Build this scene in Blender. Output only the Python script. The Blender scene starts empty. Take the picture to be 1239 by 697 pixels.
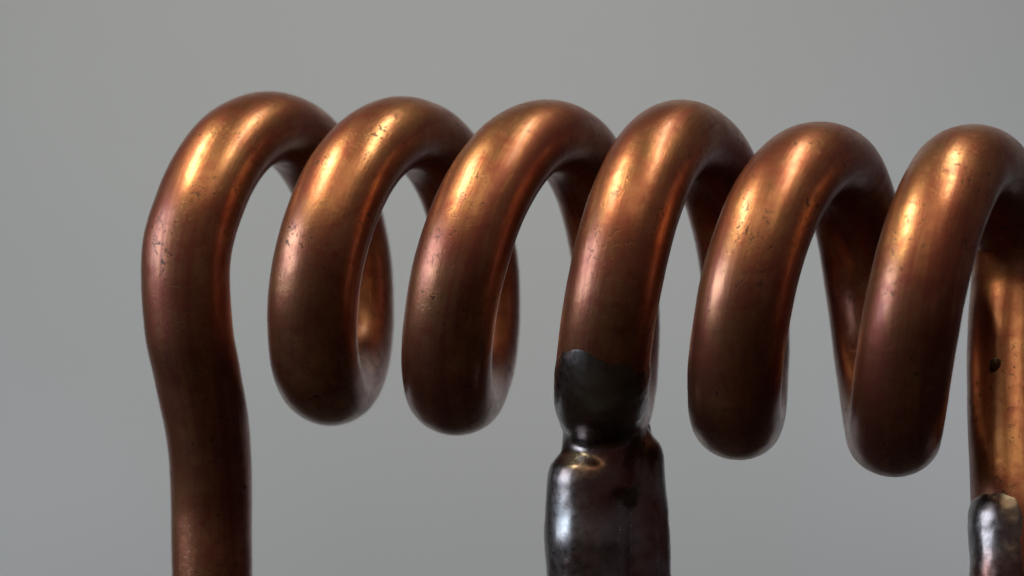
import bpy, bmesh, math, random
import numpy as np
from mathutils import Vector, Matrix, noise

# ------------------------------------------------------------------ scene, camera, light
scene = bpy.context.scene
scene.unit_settings.scale_length = 0.002            # one unit = 2 mm (the wire is about 2 mm thick)
C = scene.collection

cam_data = bpy.data.cameras.new("camera")
cam_data.lens = 73.5
cam_data.sensor_width = 36
cam_data.clip_start = 0.1
cam_data.clip_end = 500
cam_data.dof.use_dof = True
cam_data.dof.focus_distance = 23.6
cam_data.dof.aperture_fstop = 0.24
cam = bpy.data.objects.new("camera", cam_data)
cam.location = (0, 0, 0)
cam.rotation_euler = (math.radians(90), 0, 0)
C.objects.link(cam)
scene.camera = cam

world = bpy.data.worlds.new("World")
scene.world = world
world.use_nodes = True
bg = world.node_tree.nodes['Background']
bg.inputs[0].default_value = (1.0, 0.66, 0.70, 1)
bg.inputs[1].default_value = 0.07

scene.view_settings.view_transform = 'Standard'
scene.view_settings.look = 'None'
scene.view_settings.exposure = 0
scene.view_settings.gamma = 1

def area(name, loc, target, sx, sy, watts, col, spread=180, long_axis=(0, 0, 1)):
    d = bpy.data.lights.new(name, 'AREA')
    d.shape = 'RECTANGLE'; d.size = sx; d.size_y = sy
    d.energy = watts; d.color = col; d.spread = math.radians(spread)
    o = bpy.data.objects.new(name, d)
    z = (Vector(loc) - Vector(target)).normalized()
    y = Vector(long_axis); y = (y - z * y.dot(z)).normalized()
    x = y.cross(z)
    o.matrix_world = Matrix(((x.x, y.x, z.x, loc[0]), (x.y, y.y, z.y, loc[1]), (x.z, y.z, z.z, loc[2]), (0, 0, 0, 1)))
    C.objects.link(o)
    return o

T = (0, 25, 0.5)
area('lamp_upper_left', (-20, 18, 29), T, 4.2, 19, 12500, (1.0, 0.92, 0.50), 180, (.12, .52, .2))
area('lamp_upper_right', (10.5, 21.5, 31), T, 1.7, 25, 6200, (1.0, 0.92, 0.55), 180, (-.1, .76, .13))
area('soft_window_left', (-38, 15, 8), T, 22, 20, 8000, (0.78, 0.88, 1.0))
area('ceiling_glow', (0, -9, 37), T, 36, 28, 4000, (1.0, 0.76, 0.42))
area('added_backdrop_fill', (4, 36, 46), (4, 62, -4), 80, 8, 4500, (0.90, 0.94, 1.0), 78)  # added unseen fill, narrowed to brighten the card and spare the coil
area('added_backdrop_fill_low', (30, 48, -6), (8, 62, -2), 14, 6, 650, (0.93, 0.96, 1.0), 90)  # added fill out of view, lifts the card's dim lower right
area('added_backdrop_fill_low', (-30, 48, -9), (-4, 62, -5), 14, 3, 440, (0.93, 0.96, 1.0), 90)  # matching added fill for the card's lower left

# ------------------------------------------------------------------ materials
def nt(name):
    m = bpy.data.materials.new(name); m.use_nodes = True
    t = m.node_tree
    return m, t, t.nodes['Principled BSDF']

def N(t, kind, **kw):
    n = t.nodes.new(kind)
    for k, v in kw.items():
        if k.startswith('i_'):
            n.inputs[k[2:]].default_value = v
        else:
            setattr(n, k, v)
    return n

def noise_tex(t, vec, scale, detail=4, rough=0.55, dist=0.0):
    n = N(t, 'ShaderNodeTexNoise')
    n.inputs['Scale'].default_value = scale
    n.inputs['Detail'].default_value = detail
    n.inputs['Roughness'].default_value = rough
    n.inputs['Distortion'].default_value = dist
    t.links.new(vec, n.inputs['Vector'])
    return n.outputs['Fac']

def ramp(t, fac, stops):
    r = N(t, 'ShaderNodeValToRGB')
    e = r.color_ramp.elements
    while len(e) < len(stops): e.new(0.5)
    for el, (p, c) in zip(e, stops):
        el.position = p; el.color = (*c, 1) if len(c) == 3 else c
    t.links.new(fac, r.inputs[0])
    return r.outputs[0]

def mix(t, fac, a, b, mode='MIX'):
    n = N(t, 'ShaderNodeMix', data_type='RGBA', blend_type=mode)
    for s, v in ((n.inputs[0], fac), (n.inputs[6], a), (n.inputs[7], b)):
        if isinstance(v, (tuple, float, int)):
            s.default_value = (*v, 1) if isinstance(v, tuple) else v
        else:
            t.links.new(v, s)
    return n.outputs[2]

g3 = lambda v: (v, v, v)

def copper_material():
    m, t, p = nt('tarnished_copper')
    co = N(t, 'ShaderNodeTexCoord').outputs['Object']
    big = noise_tex(t, co, 1.1, 3, 0.5, 0.3)
    mid = noise_tex(t, co, 4.5, 5, 0.6, 0.4)
    fine = noise_tex(t, co, 22, 4, 0.6)
    col = ramp(t, big, [(0.3, (0.282, 0.090, 0.055)), (0.5, (0.361, 0.157, 0.085)), (0.72, (0.400, 0.195, 0.103))])
    tarn = ramp(t, mid, [(0.42, g3(0)), (0.72, g3(1))])
    col = mix(t, tarn, col, (0.229, 0.059, 0.041))
    wire = N(t, 'ShaderNodeAttribute', attribute_name='along_wire').outputs['Vector']
    grain = noise_tex(t, wire, 9, 4, 0.65)
    blot = ramp(t, noise_tex(t, wire, 1.7, 3, 0.6, 0.8), [(0.46, g3(0)), (0.64, g3(0.8))])
    col = mix(t, blot, col, (0.19, 0.046, 0.037))
    col = mix(t, ramp(t, grain, [(0.5, g3(0)), (0.75, g3(0.45))]), col, (0.21, 0.060, 0.042))
    # small dark pits and grime flecks, clustered
    pits = ramp(t, noise_tex(t, co, 12, 4, 0.7, 0.8), [(0.565, g3(0)), (0.63, g3(1))])
    clus = ramp(t, noise_tex(t, co, 2.1, 2, 0.5), [(0.47, g3(0)), (0.6, g3(1))])
    pm = N(t, 'ShaderNodeMath', operation='MULTIPLY')
    t.links.new(pits, pm.inputs[0]); t.links.new(clus, pm.inputs[1])
    col = mix(t, pm.outputs[0], col, (0.085, 0.034, 0.024))
    t.links.new(col, p.inputs['Base Color'])
    p.inputs['Metallic'].default_value = 0.90
    p.inputs['Coat Weight'].default_value = 0.42
    p.inputs['Coat Roughness'].default_value = 0.25
    ro = ramp(t, mid, [(0.25, g3(0.28)), (0.75, g3(0.42))])
    ro = mix(t, blot, ro, (0.46, 0.46, 0.46))
    ro = mix(t, pm.outputs[0], ro, (0.6, 0.6, 0.6))
    t.links.new(ro, p.inputs['Roughness'])
    # relief: soft hammering, drawn-wire grain, pits
    b1 = N(t, 'ShaderNodeBump', i_Strength=0.07, i_Distance=0.05); t.links.new(mid, b1.inputs['Height'])
    b2 = N(t, 'ShaderNodeBump', i_Strength=0.07, i_Distance=0.02); t.links.new(fine, b2.inputs['Height'])
    t.links.new(b1.outputs[0], b2.inputs['Normal'])
    b4 = N(t, 'ShaderNodeBump', i_Strength=0.12, i_Distance=0.02); t.links.new(grain, b4.inputs['Height'])
    t.links.new(b2.outputs[0], b4.inputs['Normal']); b2 = b4
    b3 = N(t, 'ShaderNodeBump', i_Strength=0.18, i_Distance=0.015, invert=True); t.links.new(pm.outputs[0], b3.inputs['Height'])
    t.links.new(b2.outputs[0], b3.inputs['Normal'])
    t.links.new(b3.outputs[0], p.inputs['Normal'])
    return m

def solder_material():
    m, t, p = nt('grey_solder')
    co = N(t, 'ShaderNodeTexCoord').outputs['Object']
    mid = noise_tex(t, co, 1.3, 3, 0.5, 0.3)
    fine = noise_tex(t, co, 14, 4, 0.6, 0.3)
    col = ramp(t, mid, [(0.3, (0.31, 0.32, 0.335)), (0.52, (0.22, 0.185, 0.18)), (0.68, (0.17, 0.085, 0.072))])
    # where the film is thin the copper shows through in flecks
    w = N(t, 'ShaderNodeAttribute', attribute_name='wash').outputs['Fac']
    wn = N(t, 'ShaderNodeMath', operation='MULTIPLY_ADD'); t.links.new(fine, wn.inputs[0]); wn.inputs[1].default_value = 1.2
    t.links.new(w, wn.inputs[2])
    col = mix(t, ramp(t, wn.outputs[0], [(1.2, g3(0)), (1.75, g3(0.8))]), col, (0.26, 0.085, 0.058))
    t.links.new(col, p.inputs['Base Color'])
    p.inputs['Metallic'].default_value = 1.0
    t.links.new(ramp(t, fine, [(0.3, g3(0.24)), (0.8, g3(0.40))]), p.inputs['Roughness'])
    b1 = N(t, 'ShaderNodeBump', i_Strength=0.15, i_Distance=0.08); t.links.new(mid, b1.inputs['Height'])
    b2 = N(t, 'ShaderNodeBump', i_Strength=0.06, i_Distance=0.02); t.links.new(fine, b2.inputs['Height'])
    t.links.new(b1.outputs[0], b2.inputs['Normal'])
    t.links.new(b2.outputs[0], p.inputs['Normal'])
    return m

def plain_material(name, col, rough, amount=0.06):
    m, t, p = nt(name)
    co = N(t, 'ShaderNodeTexCoord').outputs['Object']
    f = noise_tex(t, co, 0.05, 3, 0.5)
    lo = tuple(c * (1 - amount) for c in col); hi = tuple(c * (1 + amount) for c in col)
    t.links.new(ramp(t, f, [(0.3, lo), (0.7, hi)]), p.inputs['Base Color'])
    p.inputs['Roughness'].default_value = rough
    p.inputs['Specular IOR Level'].default_value = 0.2
    b = N(t, 'ShaderNodeBump', i_Strength=0.1, i_Distance=0.02)
    t.links.new(noise_tex(t, co, 6, 4), b.inputs['Height']); t.links.new(b.outputs[0], p.inputs['Normal'])
    return m

COPPER = copper_material()
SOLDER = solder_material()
PAPER = plain_material('grey_card', (0.300, 0.316, 0.362), 0.9, 0.03)
TABLE = plain_material('dark_table', (0.018, 0.012, 0.011), 0.55, 0.2)

# ------------------------------------------------------------------ the setting
def mesh_obj(name, verts, faces, mat, parent=None, smooth=True, normals=None):
    me = bpy.data.meshes.new(name)
    me.from_pydata([tuple(v) for v in verts], [], faces)
    me.materials.append(mat)
    if smooth:
        me.polygons.foreach_set('use_smooth', [True] * len(me.polygons))
    me.update()
    if normals is not None:
        me.normals_split_custom_set_from_vertices([tuple(n) for n in normals])
    o = bpy.data.objects.new(name, me)
    C.objects.link(o)
    if parent: o.parent = parent
    return o

TZ = -14.5
def sweep_backdrop():
    prof = [(54, TZ + .05)] + [(56, TZ + .05)]
    for i in range(1, 17):
        a = math.radians(90 * i / 16)
        prof.append((57 + 5 * math.sin(a), TZ + .05 + 5 * (1 - math.cos(a))))
    prof.append((62, 60))
    th = 0.12
    vs, fs = [], []
    for x in (-70, 70):
        for (y, z) in prof: vs.append((x, y, z))
    n = len(prof)
    for i in range(n - 1): fs.append((i, i + 1, n + i + 1, n + i))
    o = mesh_obj('backdrop', vs, fs, PAPER)
    md = o.modifiers.new('thickness', 'SOLIDIFY'); md.thickness = th; md.offset = 1
    o['kind'] = 'structure'
    o['label'] = 'plain grey card backdrop curving up behind the coil'
sweep_backdrop()
tb = bmesh.new(); bmesh.ops.create_cube(tb, size=1)
for v in tb.verts: v.co = Vector((v.co.x * 150, 20 + v.co.y * 100, TZ - 1.5 + v.co.z * 3))
tm = bpy.data.meshes.new('tabletop'); tb.to_mesh(tm); tm.materials.append(TABLE)
to = bpy.data.objects.new('tabletop', tm); C.objects.link(to); to['kind'] = 'structure'
to['label'] = 'dark tabletop under the coil'

# ------------------------------------------------------------------ the coil's centre line
psi = math.radians(17.7)
AX = np.array([math.cos(psi), -math.sin(psi), -0.048]); AX /= np.linalg.norm(AX)
BK = np.array([math.sin(psi), math.cos(psi), 0.0])
UP = np.cross(AX, BK);  UP = UP if UP[2] > 0 else -UP
CEN = np.array([0, 25.3, 0.19])
# hand-wound: (turn angle in degrees, position along the axis, radius) - pitch and radius vary
NODES = [(0, -3.562, 1.600), (90, -3.204, 1.666), (180, -2.746, 1.600),
 (270, -2.276, 1.550), (360, -1.860, 1.600), (450, -1.408, 1.639), (540, -0.979, 1.600),
 (630, -0.629, 1.578), (720, -0.127, 1.600), (810, 0.427, 1.656), (900, 0.862, 1.600),
 (990, 1.254, 1.625), (1080, 1.723, 1.600), (1170, 2.075, 1.660), (1260, 2.525, 1.600),
 (1350, 2.855, 1.606), (1440, 3.215, 1.600), (1530, 3.726, 1.465), (1620, 4.065, 1.600),
 (1710, 4.655, 1.684), (1800, 5.035, 1.600), (1890, 5.449, 1.478), (1980, 5.822, 1.600)]
NT = [n[0] for n in NODES]

def node_at(th):
    i = min(max(int(th // 90), 0), len(NODES) - 2)
    t = (th - NT[i]) / 90.0
    out = []
    for c in (1, 2):
        p1, p2 = NODES[i][c], NODES[i + 1][c]
        p0 = NODES[i - 1][c] if i > 0 else 2 * p1 - p2
        p3 = NODES[i + 2][c] if i + 2 < len(NODES) else 2 * p2 - p1
        out.append(0.5 * ((2 * p1) + (-p0 + p2) * t + (2 * p0 - 5 * p1 + 4 * p2 - p3) * t * t + (-p0 + 3 * p1 - 3 * p2 + p3) * t ** 3))
    return out

def coil_point(th):
    s, R = node_at(th)
    a = math.radians(th)
    rad = -math.cos(a) * BK + math.sin(a) * UP
    return CEN + AX * s + R * rad, rad

# control points: (point, outward hint, half width along the axis, half thickness, tag)
ctrl = []
LEFT_LEAD = [(-3.718, 25.97, TZ + .02), (-3.718, 25.97, -9.5), (-3.718, 25.97, -6.5), (-3.718, 25.97, -4.8), (-3.718, 25.95, -3.605), (-3.726, 25.93, -2.988), (-3.718, 25.88, -2.573), (-3.716, 25.72, -2.048), (-3.741, 25.48, -1.526), (-3.807, 25.25, -1.013), (-3.864, 25.0, -0.509)]
for q in LEFT_LEAD:
    w = min(1.0, max(0.0, (q[2] + 3.2) / 2.8))
    ctrl.append((np.array(q), -BK, .495 + .045 * w, .485 - .02 * w, -1000))
LR = lambda th: (.545 - .03 * th / 1980, .452 + .012 * math.sin(math.radians(th * .37)))
for th in np.arange(0, 1936, 22.5):
    P, r = coil_point(th)
    w = LR(th)
    ctrl.append((P, r, w[0], w[1], th))
RIGHT_LEAD = [(5.988, 24.98, 0.66), (6.017, 25.06, 0.12), (5.954, 24.92, -0.4), (5.882, 24.66, -0.95), (5.823, 24.37, -1.5), (5.782, 24.08, -2.05), (5.748, 23.86, -2.6), (5.742, 23.72, -3.3),
              (5.772, 23.66, -4.4), (5.772, 23.66, -6.5), (5.772, 23.66, -9.5), (5.772, 23.66, TZ + .02)]
for q in RIGHT_LEAD:
    ctrl.append((np.array(q), BK, .505, .48, 5000))

def catmull(P, t):
    p0, p1, p2, p3 = P
    # centripetal parametrisation through the outer points
    return 0.5 * ((2 * p1) + (-p0 + p2) * t + (2 * p0 - 5 * p1 + 4 * p2 - p3) * t * t + (-p0 + 3 * p1 - 3 * p2 + p3) * t ** 3)

def sweep(ctrl, step, ns):
    pts = np.array([c[0] for c in ctrl]); hints = np.array([c[1] for c in ctrl])
    wr = np.array([(c[2], c[3]) for c in ctrl])
    n = len(pts)
    # dense Hermite with chord-length tangents, then resample evenly
    L = np.concatenate([[0], np.cumsum(np.linalg.norm(np.diff(pts, axis=0), axis=1))])
    def herm(A, u):
        i = min(max(int(np.searchsorted(L, u)) - 1, 0), n - 2)
        h = L[i + 1] - L[i]; t = (u - L[i]) / h
        def tan(k):
            a = max(k - 1, 0); b = min(k + 1, n - 1)
            return (A[b] - A[a]) / (L[b] - L[a])
        m0, m1 = tan(i) * h, tan(i + 1) * h
        return (2*t**3 - 3*t*t + 1) * A[i] + (t**3 - 2*t*t + t) * m0 + (-2*t**3 + 3*t*t) * A[i+1] + (t**3 - t*t) * m1
    us = np.linspace(0, L[-1], int(L[-1] / step) + 1)
    P = np.array([herm(pts, u) for u in us]); H = np.array([herm(hints, u) for u in us]); W = np.array([herm(wr, u) for u in us])
    for _ in range(6):
        P[1:-1] = .25 * P[:-2] + .5 * P[1:-1] + .25 * P[2:]
    Tn = np.gradient(P, axis=0); Tn /= np.linalg.norm(Tn, axis=1)[:, None]
    Nn = H - (H * Tn).sum(1)[:, None] * Tn; Nn /= np.linalg.norm(Nn, axis=1)[:, None]
    Bn = np.cross(Tn, Nn)
    ang = np.linspace(0, 2 * np.pi, ns, endpoint=False)
    V = P[:, None, :] + (np.cos(ang)[None, :, None] * Nn[:, None, :]) * W[:, 1][:, None, None] \
        + (np.sin(ang)[None, :, None] * Bn[:, None, :]) * W[:, 0][:, None, None]
    return us, L, V, P

def grid_normals(V):
    du = np.gradient(V, axis=0)
    dv = np.roll(V, -1, axis=1) - np.roll(V, 1, axis=1)
    n = np.cross(dv, du)
    n /= np.linalg.norm(n, axis=2)[:, :, None] + 1e-12
    c = V.mean(axis=1)[:, None, :]
    if ((V - c) * n).sum() < 0: n = -n
    return n

def rough(V, nrm, amp1=.009, amp2=.0014, seed=0.0):
    out = V.copy()
    for i in range(V.shape[0]):
        for j in range(V.shape[1]):
            v = V[i, j]
            q = Vector((v[0] + seed, v[1], v[2]))
            d = noise.noise(q * 1.6) * amp1 + noise.noise(q * 6.0) * amp2
            out[i, j] = v + nrm[i, j] * d
    return out

NS = 56
us, L, V, PATH = sweep(ctrl, .036, NS)
V = rough(V, grid_normals(V))
NRM = grid_normals(V)

root = bpy.data.objects.new('copper_coil', None)
root.location = (0, 25.3, TZ)
C.objects.link(root)
root['label'] = 'tarnished copper wire coil of six turns standing on its soldered leads'
root['category'] = 'coil'
OFF = np.array(root.location)

def tube_part(name, i0, i1, cap0=False, cap1=False):
    vs = (V[i0:i1 + 1] - OFF).reshape(-1, 3); nr = NRM[i0:i1 + 1].reshape(-1, 3)
    fs = []
    for i in range(i1 - i0):
        for j in range(NS):
            k = (j + 1) % NS
            fs.append((i * NS + j, i * NS + k, (i + 1) * NS + k, (i + 1) * NS + j))
    if cap0: fs.append(tuple(range(NS)))
    if cap1: fs.append(tuple((i1 - i0) * NS + j for j in range(NS))[::-1])
    # orient faces outward
    a, b, c, d = (vs[q] for q in fs[0])
    if np.dot(np.cross(b - a, c - a), nr[0]) < 0: fs = [f[::-1] for f in fs]
    o = mesh_obj(name, vs, fs, COPPER, root, normals=nr)
    at = o.data.attributes.new('along_wire', 'FLOAT_VECTOR', 'POINT')
    ang = np.linspace(0, 2 * np.pi, NS, endpoint=False)
    A = np.zeros((i1 - i0 + 1, NS, 3))
    A[:, :, 0] = np.cos(ang); A[:, :, 1] = np.sin(ang); A[:, :, 2] = us[i0:i1 + 1, None] * .22
    at.data.foreach_set('vector', A.ravel())
    return o

def ring_of(th):
    k = min(range(len(ctrl)), key=lambda q: abs(ctrl[q][4] - th))
    return int(np.argmin(abs(us - L[k])))
cuts = [0, ring_of(0)] + [ring_of(180 + 360 * k) for k in range(5)] + [ring_of(1935), len(us) - 1]
tube_part('lead', cuts[0], cuts[1], cap0=True)['label'] = 'left lead with a soft bend, bare copper'
turns = []
for k in range(6):
    turns.append(tube_part('turn', cuts[k + 1], cuts[k + 2]))
right_lead = tube_part('lead', cuts[7], cuts[8], cap1=True)
right_lead['label'] = 'right lead, bright copper with a tinned lower end'

# ------------------------------------------------------------------ tap wires and solder
def add_tube(bm, pts, radii, ns=28, dome=True, flat=1.0, hint=(0, -1, 0)):
    """round-ended tube through pts (world), collected in bm relative to the root"""
    P = [Vector(p) for p in pts]; R = list(radii)
    if dome:
        def cap(p, t, r):
            return [(p + t * r * .75 * math.sin(math.radians(a)), r * math.cos(math.radians(a))) for a in (22, 42, 60, 75, 86)]
        t0 = (P[0] - P[1]).normalized(); t1 = (P[-1] - P[-2]).normalized()
        c0 = cap(P[0], t0, R[0])[::-1]; c1 = cap(P[-1], t1, R[-1])
        P = [c[0] for c in c0] + P + [c[0] for c in c1]; R = [c[1] for c in c0] + R + [c[1] for c in c1]
    rings = []
    h = Vector(hint)
    for i, p in enumerate(P):
        t = (P[min(i + 1, len(P) - 1)] - P[max(i - 1, 0)]).normalized()
        n = (h - t * h.dot(t)).normalized(); b = t.cross(n)
        ring = []
        for j in range(ns):
            a = 2 * math.pi * j / ns
            ring.append(bm.verts.new(p + n * math.cos(a) * R[i] * flat + b * math.sin(a) * R[i] - Vector(OFF)))
        rings.append(ring)
    for i in range(len(rings) - 1):
        for j in range(ns):
            k = (j + 1) % ns
            bm.faces.new((rings[i][j], rings[i][k], rings[i + 1][k], rings[i + 1][j]))
    bm.faces.new(rings[0][::-1]); bm.faces.new(rings[-1])

def add_ball(bm, c, r, sc=(1, 1, 1)):
    res = bmesh.ops.create_icosphere(bm, subdivisions=3, radius=r)
    for v in res['verts']:
        v.co = Vector((v.co.x * sc[0], v.co.y * sc[1], v.co.z * sc[2])) + Vector(c) - Vector(OFF)

def fuse(name, bm, mat, parent, voxel=.035, smooth=8, disp=.02, fscale=2.0, seed=3.1, fade=None):
    bmesh.ops.recalc_face_normals(bm, faces=bm.faces)
    me = bpy.data.meshes.new(name + '_tmp'); bm.to_mesh(me); bm.free()
    o = bpy.data.objects.new(name + '_tmp', me); C.objects.link(o)
    r = o.modifiers.new('fuse', 'REMESH'); r.mode = 'VOXEL'; r.voxel_size = voxel
    s = o.modifiers.new('melt', 'SMOOTH'); s.factor = .6; s.iterations = smooth
    bpy.context.view_layer.update()
    ev = o.evaluated_get(bpy.context.evaluated_depsgraph_get())
    out = bpy.data.meshes.new_from_object(ev)
    bpy.data.objects.remove(o); bpy.data.meshes.remove(me)
    out.name = name
    nn = [v.normal.copy() for v in out.vertices]
    for v, n in zip(out.vertices, nn):
        q = v.co + Vector((seed, 0, 0))
        v.co += n * (noise.noise(q * fscale) * disp + noise.noise(q * fscale * 3.3) * disp * .3)
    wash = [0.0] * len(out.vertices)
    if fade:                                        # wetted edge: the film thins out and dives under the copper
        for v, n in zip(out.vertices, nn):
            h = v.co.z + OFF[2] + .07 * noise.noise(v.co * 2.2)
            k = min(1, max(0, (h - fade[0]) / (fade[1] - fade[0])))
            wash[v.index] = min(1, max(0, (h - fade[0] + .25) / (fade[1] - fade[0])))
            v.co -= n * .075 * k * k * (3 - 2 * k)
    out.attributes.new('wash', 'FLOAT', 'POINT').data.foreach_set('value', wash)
    out.materials.clear(); out.materials.append(mat)
    out.polygons.foreach_set('use_smooth', [True] * len(out.polygons))
    out.update()
    p = bpy.data.objects.new(name, out); C.objects.link(p); p.parent = parent
    return p

# two wires brought up side by side under the fourth turn
front_wire = [(.96, 24.42, TZ + .02), (.96, 24.42, -8), (.95, 24.42, -5), (.94, 24.42, -3.6), (.925, 24.42, -2.9), (.93, 24.44, -2.2)]
rear_wire = [(1.43, 24.72, TZ + .02), (1.43, 24.72, -8), (1.43, 24.72, -5), (1.42, 24.72, -3.6), (1.395, 24.72, -2.9), (1.36, 24.74, -1.98)]
for pts, r in ((front_wire, .44), (rear_wire, .42)):
    b = bmesh.new(); add_tube(b, pts, [r] * len(pts))
    tw = fuse('tap_wire', b, COPPER, root, voxel=.05, smooth=3, disp=.012, fscale=1.6)
tw['label'] = 'right one of the two soldered tap wires, set slightly back'

b = bmesh.new()
sl = [(p[0] - .03, p[1] + .02, max(p[2], -5.2)) for p in front_wire[2:]]
add_tube(b, sl, [.48, .50, .52, .49])
rl = [(p[0] + .01, p[1], max(p[2], -5.2)) for p in rear_wire[2:]]
add_tube(b, rl, [.46, .465, .465, .43])
add_tube(b, [(1.20, 24.64, -5), (1.18, 24.63, -3.6), (1.16, 24.62, -2.9), (1.16, 24.66, -2.0)], [.40, .40, .41, .42])
arc = [coil_point(th)[0] for th in np.arange(990, 1070.1, 5)]
rs = [.50, .51, .52, .53, .535, .545, .55, .553, .553, .55, .55, .548, .545, .543, .54, .54, .535]
add_tube(b, [tuple(p) for p in arc], rs, dome=False, flat=.895)
add_ball(b, (1.47, 24.85, -1.70), .20)
add_tube(b, [(1.13, 24.75, -1.3), (1.08, 24.6, -1.8), (1.03, 24.5, -2.35)], [.48, .49, .49])
add_ball(b, (1.18, 24.9, -1.95), .42)
for bx, by, bz, br in ((1.50, 24.62, -1.55, .10), (1.42, 24.50, -1.72, .09), (1.55, 24.66, -1.78, .11), (1.36, 24.44, -1.93, .08),
                       (1.60, 24.72, -2.9, .07), (1.52, 24.62, -3.15, .08)):
    add_ball(b, (bx, by, bz), br, (1, 1, 1.3))
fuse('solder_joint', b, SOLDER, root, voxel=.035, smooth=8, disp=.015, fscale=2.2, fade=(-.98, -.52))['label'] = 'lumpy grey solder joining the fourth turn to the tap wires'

# two tiny splashes of solder caught under the fifth and sixth turns
for k, th, off in ((4, 1358, (.43, -.13, -.05)), (5, 1710, (.02, -.25, -.31))):
    b = bmesh.new()
    c = coil_point(th)[0] + np.array(off)
    add_ball(b, tuple(c), .055, (1.3, 1, 1)); add_ball(b, (c[0] + .05, c[1], c[2] + .06), .035)
    fuse('solder_bead', b, SOLDER, turns[k], voxel=.012, smooth=3, disp=.005, fscale=8)

# dark drip of burnt flux on the front of the right lead
FLUX = plain_material('burnt_flux', (0.035, 0.014, 0.008), 0.3, 0.3)
b = bmesh.new()
add_ball(b, (5.60, 24.23, -.90), .09, (.9, .6, 1.2))
fuse('flux_drip', b, FLUX, right_lead, voxel=.014, smooth=4, disp=.012, fscale=6)

# tinned lower part of the right lead
b = bmesh.new()
q = RIGHT_LEAD
add_tube(b, [(p[0] - .105, p[1] - .04, p[2]) for p in [(q[6][0], q[6][1], -2.55), (q[7][0], q[7][1], -3.3)] + q[8:11]], [.44, .455, .46, .455, .45])
fuse('solder', b, SOLDER, right_lead, voxel=.035, smooth=8, disp=.016, fscale=3, seed=8.4)
